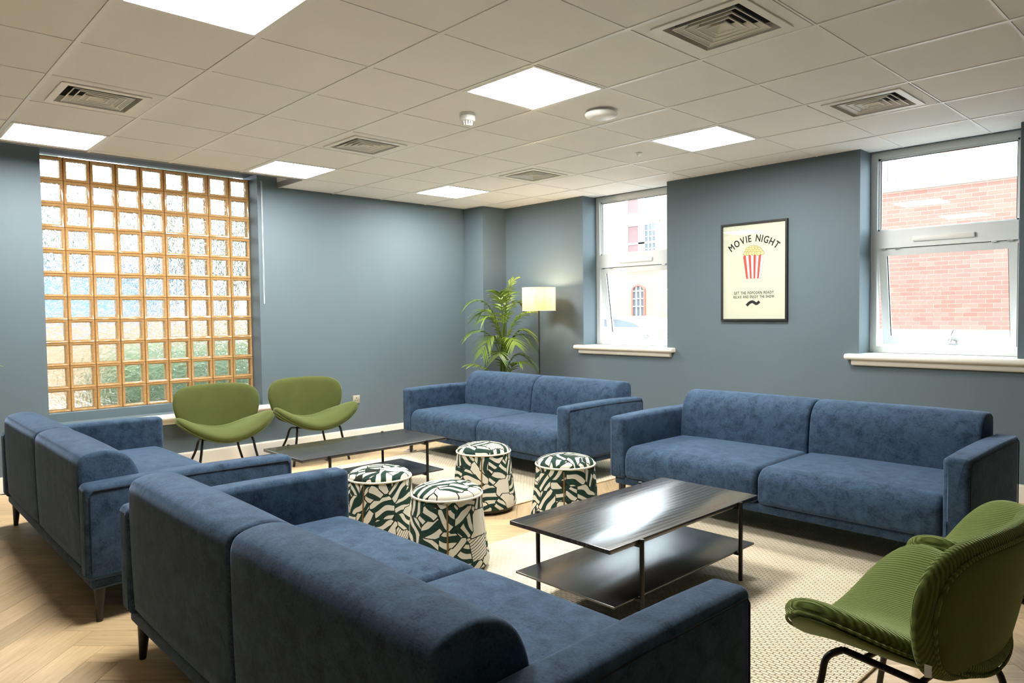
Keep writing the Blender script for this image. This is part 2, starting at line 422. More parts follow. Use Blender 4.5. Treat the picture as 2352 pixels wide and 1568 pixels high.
# floor: oak laid in herringbone
fl = G().box(X0, XR, Y0, YL, -.08, -.012); floor = struct('floor', fl, MT['sub'])
PWD, NPL = .14, 5; PL = PWD*NPL
pm = mesh_data(G().box(.0008, PL-.0008, .0008, PWD-.0008, -.012, 0), 'plank', MT['oak'])
RUGS = [(1.53, 4.72, -3.42, -1.29), (1.53, 4.85, -.76, 1.33)]
def covered(x, y):
    return any(a+.35 < x < b-.35 and c+.35 < y < d-.35 for a, b, c, d in RUGS) or (.75 < x < 1.3 and -3.3 < y < 1.1) or (4.3 < x < 5.0 and -3 < y < 1.2)
pl = []; ca = math.cos(R(45)); sa = math.sin(R(45))
for c in range(-70, 75):
    for mm in range(-7, 8):
        pl.append((c*PWD+2*PL*mm, c*PWD, 0)); pl.append((c*PWD, (c-2*NPL+1)*PWD+2*PL*mm, 1))
seen = []; rest = G()
for a, b, v in pl:
    ma, mb = (a+PL/2, b+PWD/2) if v == 0 else (a+PWD/2, b+PL/2)
    x, y = ma*ca-mb*sa+2.0, ma*sa+mb*ca-2.0
    if not (X0+.05 < x < XR-.05 and Y0+.05 < y < YL-.05): continue
    d = Vector((x, y))-Vector(CAM[:2]); dep = d.dot(Vector((fw.x, fw.y)).normalized()); lat = d.dot(Vector((rt.x, rt.y)))
    vis = dep > .9 and abs(lat) < .80*dep+.5 and not covered(x, y)
    seen.append((0 if vis else 1, d.length, a, b, v))
seen.sort()
for i, (nv, _, a, b, v) in enumerate(seen):
    if v == 0: la, lb, rz = a, b, 45
    else: la, lb, rz = a+PWD, b, 135
    wx, wy = la*ca-lb*sa+2.0, la*sa+lb*ca-2.0
    if i < 300: inst(pm, 'plank', (wx, wy, 0), floor, (0, 0, R(rz)))
    else:
        c_, s_ = math.cos(R(rz)), math.sin(R(rz))
        P = [(.0008, .0008), (PL-.0008, .0008), (PL-.0008, PWD-.0008), (.0008, PWD-.0008)]
        rest.add([(wx+p*c_-q*s_, wy+p*s_+q*c_, z) for z in (-.012, 0) for p, q in P], [(4, 5, 6, 7), (0, 1, 5, 4), (1, 2, 6, 5), (2, 3, 7, 6), (3, 0, 4, 7)])
tag(rest.build('planks', MT['oak'], floor), kind='stuff')

# ceiling: slab, tiles on a 600 grid, bars; blind pocket in front of the glass blocks
PK = (.64, 2.98, 1.88)
g = G()
g.box(X0, XR+.24, Y0, PK[2], 2.70, 2.80); g.box(X0, PK[0], PK[2], YL, 2.70, 2.80); g.box(PK[1], XR+.24, PK[2], YL, 2.70, 2.80)
g.box(PK[0]-.1, PK[1]+.1, PK[2]-.1, YL, 3.0, 3.05)
g.box(PK[0]-.05, PK[0]-.02, PK[2], YL, 2.66, 3.0); g.box(PK[1]+.02, PK[1]+.05, PK[2], YL, 2.66, 3.0); g.box(PK[0], PK[1], PK[2]-.04, PK[2]-.015, 2.66, 3.0)
ceil = struct('ceiling', g, MT['bar'])
LIGHT = [(i, j) for i in (1, 4, 7) for j in (2, -3)]
VENT = [(i, j) for i in (1, 4, 7) for j in (4, -1)]
tm = {}
def tile(x0, x1, y0, y1):
    x0 = max(x0, X0); x1 = min(x1, XR+.22); y0 = max(y0, Y0); y1 = min(y1, YL)
    if x1-x0 < .03 or y1-y0 < .03: return
    key = (round(x1-x0, 3), round(y1-y0, 3))
    if key not in tm:
        a, b = key; e = .0138
        tm[key] = mesh_data(G().box(e, a-e, .0058, b-.0058, .004, .03), 'ceiling_tile', MT['tile'])
    inst(tm[key], 'ceiling_tile', (x0, y0, ZC), ceil)
for i in range(-5, 10):
    for j in range(-4, 11):
        x0, x1, y0, y1 = i*.6, i*.6+.6, -j*.6-.6, -j*.6
        if (i, j) in LIGHT or (i, j) in VENT: continue
        if x1 > PK[0] and x0 < PK[1] and y1 > PK[2]:
            if y0 < PK[2]: tile(x0, x1, y0, PK[2])
            if x0 < PK[0]-.03 and False: pass
            if x1 > PK[1]: tile(max(x0, PK[1]), x1, max(y0, PK[2]), y1)
            if x0 < PK[0]: tile(x0, PK[0], max(y0, PK[2]), y1)
            continue
        tile(x0, x1, y0, y1)
for i in range(-4, 10):                 # main bars, wide
    x = i*.6; ye = PK[2] if PK[0] < x < PK[1] else YL
    G().box(x-.012, x+.012, Y0, ye, ZC, ZC+.035).build('grid_bar', MT['bar'], ceil)
for j in range(-3, 11):                 # cross bars, narrow
    y = -j*.6
    G().box(X0, XR+.22, y-.0045, y+.0045, ZC+.001, ZC+.034).build('grid_bar', MT['bar'], ceil)
g = G(); g.box(PK[0]-.02, PK[1], PK[2]-.012, PK[2], ZC-.004, ZC+.05); g.box(PK[0], PK[1], PK[2]+.0, PK[2]+.045, ZC+.012, ZC+.05)
g.box(PK[1]-.0, PK[1]+.012, PK[2], YL, ZC-.002, ZC+.05); g.box(PK[0]-.012, PK[0], PK[2], YL, ZC-.002, ZC+.05)
struct('trim_1', g, MT['trimgrey'])

# light panels
def light_panel(i, j, label, group=None):
    e = empty('ceiling_light', (i*.6+.3, -j*.6-.3, ZC), 0, label, 'ceiling light', group)
    a, b, c = .2885, .270, .262
    fr = G()
    for s in (-1, 1):
        fr.box(-a, a, s*a if s < 0 else b, -b if s < 0 else a, -.002, .02)
        fr.box(s*a if s < 0 else b, -b if s < 0 else a, -b, b, -.002, .02)
        fr.box(-b, b, -b if s < 0 else c, -c if s < 0 else b, .004, .02); fr.box(-b if s < 0 else c, -c if s < 0 else b, -c, c, .004, .02)
    fr.build('frame', MT['bar'], e)
    G().box(-c, c, -c, c, .008, .014).build('diffuser', MT['lamp'], e)
    G().box(-.27, .27, -.27, .27, .022, .045).build('housing', MT['bar'], e)
LL = {(1, 2): 'lit square ceiling panel over the gap between two sofas turned back to back wall',
      (4, 2): 'lit square ceiling panel beside the smoke detector and round white disc',
      (7, 2): 'lit square ceiling panel beside the tiny ceiling sensor and nearest the poster',
      (1, -3): 'lit square ceiling panel over left end of the glass block window',
      (4, -3): 'lit square ceiling panel over right end of the glass block window',
      (7, -3): 'lit square ceiling panel nearest the corner with palm and floor lamp'}
LL[(1, 2)] = 'large lit square ceiling panel over the two sofas showing their backs'
for ij in LIGHT: light_panel(*ij, LL.get(ij, 'lit square ceiling panel in the rear half of the room'), 'ceiling light panels' if ij in LL else 'rear ceiling light panels')

# air diffusers
def air_vent(i, j, label):
    e = empty('ceiling_vent', (i*.6+.3, -j*.6-.3, ZC), 0, label, 'air vent', 'square ceiling air vents')
    a = .2885; h = .225
    p = G()
    for s in (-1, 1):
        lo, hi = (-a, -h) if s < 0 else (h, a)
        p.box(-a, a, lo, hi, .002, .02); p.box(lo, hi, -h, h, .002, .02)
    p.build('tile_panel', MT['tile'], e)
    fr = G()
    def ring(gr, o, i_, zo, zi, t=.0015):
        v = []
        for q, z in ((o, zo), (i_, zi), (i_, zi+t), (o, zo+t)):
            v += [(-q, -q, z), (q, -q, z), (q, q, z), (-q, q, z)]
        fs = []
        for r_ in range(4):
            n_ = (r_+1) % 4
            for c in range(4): d = (c+1) % 4; fs.append((r_*4+c, r_*4+d, n_*4+d, n_*4+c))
        gr.add(v, fs)
    ring(fr, .228, .190, -.006, -.006, .006); ring(fr, .190, .186, -.006, .034, .002)
    fr.build('frame', MT['ventw'], e)
    for q in (.158, .122, .086, .050):
        b = G(); ring(b, q, q-.004, -.006, -.006, .003); ring(b, q-.002, q-.032, -.004, .026, .002)
        b.build('louvre', MT['ventw'], e)
    G().box(-.205, .205, -.205, .205, .040, .046).build('plenum', MT['dark'], e)
VL = {(1, -1): 'square louvred ceiling vent in front of the glass block window', (4, 4): 'square louvred ceiling vent above the front coffee table, largest louvres',
      (7, 4): 'square louvred ceiling vent between poster and wide right window', (4, -1): 'square louvred ceiling vent over the far coffee table',
      (7, -1): 'square louvred ceiling vent over the far sofa by the corner', (1, 4): 'square louvred ceiling vent above the near sofa back'}
for ij in VENT: air_vent(*ij, VL[ij])

# ceiling fittings
e = empty('smoke_detector', (2.73, -.87, ZC), 0, 'white smoke detector hanging from ceiling tile beside bright panel', 'smoke detector')
G().lathe([(.052, .003), (.052, -.006), (.050, -.010)], 28).build('base', MT['plastic'], e, 40)
G().lathe([(.044, -.008), (.044, -.014)], 28).build('slot_ring', MT['dark'], e, 40)
G().lathe([(.050, -.012), (.050, -.040), (.046, -.046), (.034, -.048)], 28).build('body', MT['plastic'], e, 40)
g = G()
for q in range(10):
    a = q*2*math.pi/10; g.tube([(.031*math.cos(a), .031*math.sin(a), -.046), (.026*math.cos(a), .026*math.sin(a), -.070)], .0055, 6)
g.lathe([(.018, -.046), (.018, -.068), (.027, -.068), (.024, -.074)], 20); g.build('sensor_cage', MT['plastic'], e, 40)
e = empty('ceiling_disc', (3.33, -1.48, ZC), 0, 'round white domed access unit on ceiling beside bright panel', 'ceiling unit')
G().lathe([(.072, .004), (.072, -.010), (.09, -.012)], 36).build('mount', MT['plastic'], e, 30)
G().lathe([(.098, -.012), (.104, -.018), (.104, -.026), (.096, -.036), (.07, -.044), (.03, -.048), (.002, -.049)], 40).build('dome', MT['plastic'], e, 40)
e = empty('motion_sensor', (4.50, -.90, ZC), 0, 'tiny white ceiling sensor on a tile by the bright panel', 'sensor')
G().lathe([(.030, .003), (.030, -.004)], 24).build('flange', MT['plastic'], e, 30)
G().lathe([(.020, -.003), (.019, -.012), (.012, -.022), (.002, -.026)], 24).build('lens', MT['plastic'], e, 50)

# ------------------------------------------------------------------ window_1: glass blocks
win1 = empty('window_1', (BW['x0'], YL+.2, BW['z0']), kind='structure')
CW, RH = 1.8/9, .1956
def block_ring(h):
    g = G(); a, b = .0955, h/2-.002; e1, e2 = .010, .021
    lv = [(a, b, .0), (a-.003, b-.003, -.004), (a-e1, b-e1, -.002), (a-e2, b-e2, .006), (a-e2, b-e2, .075), (a, b, .08)]
    vs = []
    for p, q, y in lv: vs += [(-p, y, -q), (p, y, -q), (p, y, q), (-p, y, q)]
    fs = []
    for r_ in range(6):
        n_ = (r_+1) % 6
        for c in range(4): d = (c+1) % 4; fs.append((r_*4+c, r_*4+d, n_*4+d, n_*4+c))
    g.add(vs, fs); return g
def pane_box(h):
    a, b = .0745, h/2-.023
    return G().box(-a, a, .006, .070, -b, b)
rm = mesh_data(block_ring(RH), 'block', MT['amber'], 30); pmn = mesh_data(pane_box(RH), 'pane', MT['block'])
for r_ in range(11):
    for c in range(9):
        o = inst(rm, 'glass_block', (CW*(c+.5), 0, RH*(r_+.5)), win1); inst(pmn, 'pane', (0, 0, 0), o)
g = G()
for c in range(10): g.box(CW*c-.003, CW*c+.003, .004, .075, 0, RH*11)
for r_ in range(12): g.box(0, 1.8, .004, .075, RH*r_-.003, RH*r_+.003)
g.build('mortar', MT['mortar'], win1)
# sill of the block window
s = G(); s.loft(rrect(2.30, 2.585, .445, .495, (.02, .003, .003, .024), 5), .90, 2.90, .006, 'x', 2)
s.loft(rrect(2.345, 2.40, .405, .45, .008, 3), .93, 2.87, .004, 'x', 2)
struct('trim_2', s, MT['white'], smooth=40)
ch = G(); ch.tube([(0, 0, 1.20), (0, 0, .010), (.004, 0, .002), (.008, 0, .010), (.008, 0, 1.20)], .0013, 6)
e = tag(ch.build('blind_chain', MT['plastic'], loc=(2.80, 2.355, 1.49), smooth=60), 'thin white beaded blind chain hanging beside the glass blocks', 'chain')

# ------------------------------------------------------------------ windows 2 and 3 in the right wall
def casement(name, ya, yb):
    e = empty(name, (XR+.23, ya, 0), kind='structure'); W = yb-ya; d0, d1 = 0, .07
    f = G(); z0, z1 = 1.015, ZC; t = .05
    f.box(d0, d1, 0, t, z0, z1); f.box(d0, d1, W-t, W, z0, z1); f.box(d0, d1, t, W-t, z1-t, z1); f.box(d0, d1, t, W-t, z0, z0+.05)
    f.build('frame', MT['frame'], e)
    G().box(d0-.004, d1, t, W-t, 1.865, 2.008).build('transom', MT['frame'], e)
    b = G(); b.box(.02, .055, t, t+.016, 2.008, z1-t); b.box(.02, .055, W-t-.016, W-t, 2.008, z1-t); b.box(.02, .055, t, W-t, 2.008, 2.02); b.box(.02, .055, t, W-t, z1-t-.016, z1-t)
    b.build('glazing_bead', MT['frame'], e)
    gk = G(); gk.box(.030, .034, t+.016, t+.022, 2.02, z1-t-.016); gk.box(.030, .034, W-t-.022, W-t-.016, 2.02, z1-t-.016); gk.box(.030, .034, t+.016, W-t-.016, z1-t-.022, z1-t-.016)
    gk.build('gasket', MT['black'], e)
    G().box(.036, .042, t+.01, W-t-.01, 2.015, z1-t-.01).build('pane', MT['glass'], e)
    # top-hung lower light, pushed open at the bottom
    H = 1.858-1.068; sash = G(); a = .058
    sash.box(0, .05, t+.008, t+.008+a, -H, 0); sash.box(0, .05, W-t-.008-a, W-t-.008, -H, 0); sash.box(0, .05, t+.008+a, W-t-.008-a, -a, 0); sash.box(0, .05, t+.008+a, W-t-.008-a, -H, -H+a+.01)
    so = sash.build('sash', MT['frame'], e, loc=(.012, 0, 1.860)); so.rotation_euler = (0, R(-8.5), 0)
    G().box(.020, .026, t+a, W-t-a, -H+a, -a+.005).build('pane', MT['glass'], so)
    gk = G(); y_ = t+.008+a
    gk.box(.014, .022, W-y_-.006, W-y_, -H+a, -a); gk.box(.014, .022, y_, y_+.006, -H+a, -a)
    gk.build('gasket', MT['black'], so)
    hd = G(); yc = W*.47
    hd.lathe([(.020, 0), (.020, .008), (.012, .014)], 16, (-.006, yc, -H+.030)); hd.box(-.016, .0, yc-.03, yc+.03, -H+.02, -H+.038)
    hd.tube([(-.014, yc, -H+.03), (-.03, yc, -H+.05), (-.034, yc-.010, -H+.09), (-.030, yc-.026, -H+.135)], [.008, .008, .006, .005], 8)
    hd.build('handle', MT['chrome'], so, 50)
    st = G(); st.box(.02, .03, t+.002, t+.008, 1.08, 1.84); st.build('stay', MT['black'], e)
    tv = G(); c = W*.50; tv.loft(rrect(-.026, 0, 1.905, 1.945, (.010, .002, .002, .006), 3), c-.215, c+.215, .008, 'y', 2); tv.build('trickle_vent', MT['plastic'], e, 40)
    for yy in (t+.05, t+.15, W-t-.15, W-t-.05): G().box(-.002, .012, yy-.018, yy+.018, 1.856, 1.866).build('hinge', MT['chrome'], e)
    return e
casement('window_2', *W1); casement('window_3', *W2)
def sill(name, ya, yb):
    s = G(); s.loft(rrect(XR-.075, XR+.225, .965, 1.012, (.022, .004, .004, .022), 6), ya-.095, yb+.095, .012, 'y', 2)
    s.loft(rrect(XR-.035, XR+.01, .918, .968, (.016, .004, .004, .006), 4), ya-.05, yb+.05, .006, 'y', 2)
    struct(name, s, MT['white'], smooth=40)
sill('trim_3', *W1); sill('trim_4', *W2)

# ------------------------------------------------------------------ sofas
SL, SA = 2.20, .12
def make_sofa():
    e = empty('sofa', (0, 0, 0)); m_ = MT['sofa']; hl = SL/2
    G().loft(rrect(-.455, .465, .155, .215, .012, 3), -hl+.02, hl-.02, .015, 'x', 2).build('frame', m_, e, 40)
    for sx in (-1, 1):
        for sy in (-1, 1):
            x, y = sx*(hl-.065), sy*.425
            G().tube([(x, y, .16), (x+sx*.008, y+sy*.008, .0)], [.026, .013], 14).build('leg', MT['legwood'], e, 40)
        lo, hi = sorted((sx*(hl-SA), sx*hl))
        def bow(x, y, z): return (x, y, z+(.006*(1-(y/.5)**2) if z > .55 else 0))
        a = G().loft(rrect(lo, hi, .205, .63, (.02, .02, .026, .026), 5), -.49, .49, .028, 'y', 5, .004, bow).build('arm', m_, e, 60)
        q = sx*hl; sg = G()
        sg.tube([(q+sx*.003, -.468, .24), (q+sx*.003, -.468, .590), (q+sx*.003, -.455, .606), (q+sx*.0035, 0, .612), (q+sx*.003, .455, .606), (q+sx*.003, .468, .590), (q+sx*.003, .468, .24)], .0028, 6)
        sg.build('seam', MT['seam'], a, 60)
        xa, xb = sorted((sx*.002, sx*(hl-SA-.002))); xc = (xa+xb)/2; hw = (xb-xa)/2
        def puff(x, y, z, xc=xc, hw=hw):
            if z > .34: z += .020*max(0, 1-((x-xc)/hw)**4)*max(0, 1-((y+.12)/.40)**2)
            if y < -.40: y -= .012*max(0, 1-((x-xc)/hw)**4)*max(0, 1-((z-.31)/.12)**2)
            return (x, y, z)
        G().loft(rrect(-.485, .27, .212, .425, (.03, .01, .02, .085), 7, 6), xa, xb, .032, 'x', 8, 0, puff).build('seat_cushion', m_, e, 60)
        prof = catmull([(.478, .24), (.485, .45), (.487, .66), (.481, .722), (.455, .748), (.40, .760), (.345, .757), (.295, .738), (.255, .700), (.228, .640), (.212, .55), (.202, .45), (.200, .34)], 4, False)
        prof = [(p.x, p.y) for p in prof][::-1]          # front bottom -> top -> rear bottom
        prof = prof[::-1]
        prof += [(.24, .30), (.44, .215)]
        G().loft(prof, xa, xb, .022, 'x', 8, .004).build('back_cushion', m_, e, 60)
    return e
sofa = make_sofa()
tagtxt = [((.505+.49, .225), 90, 'navy blue two-seat sofa turned away, beside the glass block window'),
          ((.535+.49, -2.385), 90, 'navy blue two-seat sofa turned away, in front of the near coffee table'),
          ((3.66+.49, -2.36), -90, 'navy blue two-seat sofa standing under the framed poster'),
          ((3.78+.49, .345), -90, 'navy blue two-seat sofa in front of the palm and floor lamp')]
for i, ((x, y), rz, lab) in enumerate(tagtxt):
    s = sofa if i == 0 else copy_tree(sofa)
    s.location = (x, y, .0125 if rz < 0 else 0); s.rotation_euler = (0, 0, R(rz)); tag(s, lab, 'sofa', 'navy two-seat sofas')
    if i == 0: s0 = s
ct = G().add([(.30, .34, .155), (.325, .34, .155), (.318, .352, .07), (.306, .352, .085)], [(0, 1, 2, 3)])
ct.build('care_tag', MT['plastic'], s0)

# ------------------------------------------------------------------ coffee tables
def make_table():
    e = empty('coffee_table', (0, 0, 0)); a, b, H = .61, .298, .395
    G().loft(rrect(-b, b, H-.020, H, .0015, 2), -a, a, .0015, 'x', 2, ks=1).build('table_top', MT['table'], e, 40)
    G().loft(rrect(-b+.005, b-.005, .140, .150, .001, 2), -a+.03, a-.03, .001, 'x', 2, ks=1).build('shelf', MT['shelf'], e, 40)
    for sx in (-1, 1):
        for sy in (-1, 1):
            x, y = sx*.412, sy*(b+.011)
            lg = G().tube([(x, y, 0), (x, y, H+.001)], .0105, 14).build('leg', MT['blackmetal'], e, 40)
            cp = G().lathe([(.0108, H-.001), (.0105, H+.003), (.006, H+.0035)], 14, (x, y, 0)).build('cap', MT['chrome'] if False else MT['blackmetal'], lg, 40)
        for z in (H-.034, .126):
            G().box(sx*.412-.006, sx*.412+.006, -b-.008, b+.008, z, z+.014).build('cross_bar', MT['blackmetal'], e)
    return e
tb = make_table(); tb.location = (2.60, -2.315, .0); tag(tb, 'black ash coffee table with lower shelf, reflecting the window', 'coffee table', 'black coffee tables')
t2 = copy_tree(tb); t2.location = (2.575, .275, .0); tag(t2, 'black ash coffee table before the green velvet chairs', 'coffee table', 'black coffee tables')

# ------------------------------------------------------------------ rugs
def make_rug(a, b, c, d, label):
    e = empty('rug', ((a+b)/2, (c+d)/2, 0), 0, label, 'rug', 'woven beige rugs'); hx, hy = (b-a)/2, (d-c)/2
    G().loft(rrect(-hy, hy, .0005, .011, .004, 2), -hx, hx, .004, 'x', 2, ks=2).build('pile', MT['rug'], e)
    pts = []
    def side(p, q, n):
        for i in range(n):
            t = i/n; w_ = .0022*math.sin(i*2.1); pts.append((p[0]+(q[0]-p[0])*t, p[1]+(q[1]-p[1])*t, .0062+.0006*math.sin(i*1.7)))
    side((-hx, -hy), (hx, -hy), 150); side((hx, -hy), (hx, hy), 110); side((hx, hy), (-hx, hy), 150); side((-hx, hy), (-hx, -hy), 110)
    G().tube(pts, [.0047+.0008*math.sin(i*2.4) for i in range(len(pts))], 6, True).build('edge_cord', MT['rope'], e, 60)
make_rug(*RUGS[0], 'beige woven rug under the near coffee table')
make_rug(*RUGS[1], 'beige woven rug under the far coffee table')
RZ = .0125
tb.location.z = RZ; t2.location.z = RZ

# ------------------------------------------------------------------ patterned stools
def make_stool():
    e = empty('stool', (0, 0, 0)); rb, rt_, H = .228, .186, .395
    def uvs(co, p):
        return (math.atan2(co.y, co.x)*.2, co.z)
    prof = [(rb-.012, .022), (rb-.002, .028), (rb, .045)] + [(rb+(rt_-rb)*t**.85, .045+(H-.045)*t) for t in [i/10 for i in range(1, 11)]] + [(rt_-.004, H+.002)]
    g = G().lathe(prof, 48)
    o = g.build('side_cover', MT['print'], e, 50)
    me = o.data; l = me.uv_layers.new(name='UVMap')
    for p in me.polygons:
        an = [math.atan2(me.vertices[v].co.y, me.vertices[v].co.x) for v in p.vertices]
        wrap = max(an)-min(an) > math.pi
        for li, v, a in zip(p.loop_indices, p.vertices, an):
            if wrap and a < 0: a += 2*math.pi
            l.data[li].uv = (a*.21, me.vertices[v].co.z)
    top = [(rt_, H-.004), (rt_+.001, H+.004)] + [(rt_*math.cos(t), H+.008+.052*math.sin(t)) for t in [R(x) for x in (8, 18, 30, 42, 54, 66, 78)]] + [(.004, H+.060)]
    G().lathe(top, 48).build('seat_pad', MT['print'], e, 50, uv=lambda co, p: (co.x+3.1, co.y+1.7))
    rp = [((rt_+.003)*math.cos(i*2*math.pi/48), (rt_+.003)*math.sin(i*2*math.pi/48), H) for i in range(48)]
    G().tube(rp, .0062, 8, True).build('piping', MT['cream'], e, 60)
    for k_ in range(3):
        a = R(20+120*k_); pts = []
        for i in range(9):
            t = i/8; r_ = rb+(rt_-rb)*t**.85+.0015; pts.append((r_*math.cos(a), r_*math.sin(a), .045+(H-.06)*t))
        G().tube(pts, .0050, 6).build('side_seam', MT['brass'], e, 60)
    G().lathe([(rb-.03, 0), (rb-.022, .003), (rb-.02, .024)], 40).build('plinth', MT['black'], e, 40)
    return e
st = make_stool()
for i, (x, y, rz, lab) in enumerate([(3.02, -.65, 205, 'patterned pouf stool with cream and dark green print, nearest the far sofa'),
                                     (3.105, -1.35, 200, 'patterned pouf stool with cream and dark green print, behind the near coffee table'),
                                     (2.07, -.79, 190, 'patterned pouf stool with cream and dark green print, between far table and sofa arm'),
                                     (2.105, -1.40, 212, 'patterned pouf stool with cream and dark green print, beside the near sofa seat')]):
    s = st if i == 0 else copy_tree(st)
    s.location = (x, y, RZ); s.rotation_euler = (0, 0, R(rz)); tag(s, lab, 'stool', 'patterned pouf stools')
    if i in (1,): pass

# ------------------------------------------------------------------ green lounge chairs
def shell(outline, place, th, rings=9):
    """padded shell: outline in (u, v) -> place(u, v) -> (point, normal); rounded edge"""
    cu = sum(p.x for p in outline)/len(outline); cv = sum(p.y for p in outline)/len(outline); n = len(outline)
    g = G(); vs = []; lay = []
    rr = [1-(1-i/rings)**2 for i in range(rings+1)]
    def lift(r): return math.sqrt(max(0, 1-r**9))
    seqs = [(r, 1) for r in rr[1:]] + [(r, -1) for r in rr[1:-1]][::-1]
    for r, s_ in seqs:
        ring = []
        for p in outline:
            q, nn = place(cu+(p.x-cu)*r, cv+(p.y-cv)*r); ring.append(len(vs)); vs.append(q+nn*(s_*th*.5*lift(r)))
        lay.append(ring)
    q, nn = place(cu, cv); t_ = len(vs); vs.append(q+nn*th*.5); b_ = len(vs); vs.append(q-nn*th*.5)
    fs = []
    for i in range(len(lay)-1):
        for k_ in range(n):
            l_ = (k_+1) % n; fs.append((lay[i][k_], lay[i][l_], lay[i+1][l_], lay[i+1][k_]))
    for k_ in range(n):
        l_ = (k_+1) % n; fs.append((t_, lay[0][l_], lay[0][k_])); fs.append((b_, lay[-1][k_], lay[-1][l_]))
    g.add(vs, fs); return g
def make_chair(mat, backmat, corded):
    e = empty('lounge_chair', (0, 0, 0))
    half = [(.0, .25), (.13, .238), (.230, .190), (.315, .100), (.370, .0), (.394, -.095), (.372, -.180), (.29, -.238), (.15, -.262), (0, -.268)]
    ol = catmull([Vector((x, y)) for x, y in half] + [Vector((-x, y)) for x, y in half[1:-1][::-1]], 4)
    def sz(u, v): return .364+.164*(abs(u)/.388)**1.9-.030*max(0, (-v-.08)/.2)**2+.015*max(0, (v-.08)/.2)
    def seatp(u, v):
        h_ = .004; q = Vector((u, v, sz(u, v)))
        du = Vector((2*h_, 0, sz(u+h_, v)-sz(u-h_, v))); dv = Vector((0, 2*h_, sz(u, v+h_)-sz(u, v-h_)))
        return q, du.cross(dv).normalized()
    so = shell(ol, seatp, .076).build('seat', mat, e, 70)
    bh = [(0, .034), (.14, .038), (.225, .062), (.290, .10), (.335, .18), (.362, .275), (.362, .355), (.332, .420), (.26, .460), (.14, .474), (0, .476)]
    bl = catmull([Vector((x, y)) for x, y in bh] + [Vector((-x, y)) for x, y in bh[1:-1][::-1]], 4)
    def bp(u, v): return Vector((u, .180+.20*v-.58*u*u, .305+v*.985))
    def backp(u, v):
        h_ = .004; du = bp(u+h_, v)-bp(u-h_, v); dv = bp(u, v+h_)-bp(u, v-h_)
        return bp(u, v), du.cross(dv).normalized()
    bo = shell(bl, backp, .066).build('backrest', mat, e, 70)
    # rear face and underside cloth with piping
    def inner(ol_, f):
        cu = sum(p.x for p in ol_)/len(ol_); cv = sum(p.y for p in ol_)/len(ol_)
        return [Vector((cu+(p.x-cu)*f, cv+(p.y-cv)*f)) for p in ol_]
    def outline_tube(ol_, place, off):
        pts = []
        for p in ol_:
            q, nn = place(p.x, p.y); pts.append(q+nn*off)
        return pts
    def offset_place(place, d): return lambda u, v: ((lambda q, nn: (q+nn*d, nn))(*place(u, v)))
    # backrest normal points to -y (front) or +y?  rear side is +y
    sgn = 1 if backp(0, .2)[1].y > 0 else -1
    shell(inner(bl, .87), offset_place(backp, sgn*.031), .024).build('rear_panel', backmat, bo, 70)
    G().tube(outline_tube(inner(bl, .885), backp, sgn*.032), .0055, 6, True).build('piping', mat if not corded else MT['cord'], bo, 70)
    shell(inner(ol, .93), offset_place(seatp, -.033), .024).build('underside', backmat, so, 70)
    G().tube(outline_tube(inner(ol, .975), seatp, -.026), .005, 6, True).build('piping', mat, so, 70)
    if corded:
        q, nn = backp(.295, .12)
        G().add([q+Vector((.026, .020, .018)), q+Vector((.026, .020, -.018)), q+Vector((.020, .036, -.016)), q+Vector((.020, .036, .016))], [(0, 1, 2, 3)]).build('care_tag', MT['plastic'], bo)
    rr_ = .0105
    for sx in (-1, 1):
        f = catmull([Vector(p) for p in [(sx*.268, -.21, 0), (sx*.224, -.165, .21), (sx*.210, -.150, .300), (sx*.196, -.105, .338)]], 5, False)
        G().tube(f, rr_, 10).build('leg', MT['blackmetal'], e, 60)
        r_ = catmull([Vector(p) for p in [(sx*.255, .29, 0), (sx*.185, .215, .19), (sx*.168, .190, .268), (sx*.160, .145, .302)]], 5, False)
        G().tube(r_, rr_, 10).build('leg', MT['blackmetal'], e, 60)
        G().tube([(sx*.196, -.105, .338), (sx*.160, .145, .302)], rr_, 10).build('seat_rail', MT['blackmetal'], e, 60)
    G().tube([(-.188, -.05, .328), (0, -.05, .315), (.188, -.05, .328)], .009, 8).build('cross_bar', MT['blackmetal'], e, 60)
    G().tube([(-.165, .10, .306), (0, .10, .302), (.165, .10, .306)], .009, 8).build('cross_bar', MT['blackmetal'], e, 60)
    return e
c1 = make_chair(MT['velvet'], MT['velvet'], False); c2 = copy_tree(c1)
c1.location = (2.15, 1.79, 0); c1.rotation_euler = (0, 0, R(-7)); tag(c1, 'green velvet lounge chair in front of the glass block window', 'chair', 'green velvet chairs')
c2.location = (3.005, 1.80, 0); c2.rotation_euler = (0, 0, R(-7)); tag(c2, 'green velvet lounge chair in front of the wall socket', 'chair', 'green velvet chairs')
c3 = make_chair(MT['cord'], MT['cordback'], True); c4 = copy_tree(c3)
c3.location = (2.12, -3.68, 0); c3.rotation_euler = (0, 0, R(175)); tag(c3, 'green corduroy lounge chair seen from behind, beside near sofa arm', 'chair', 'green corduroy chairs')
c4.location = (3.01, -3.735, 0); c4.rotation_euler = (0, 0, R(175)); tag(c4, 'green corduroy lounge chair beside the arm of the sofa under the poster', 'chair', 'green corduroy chairs')

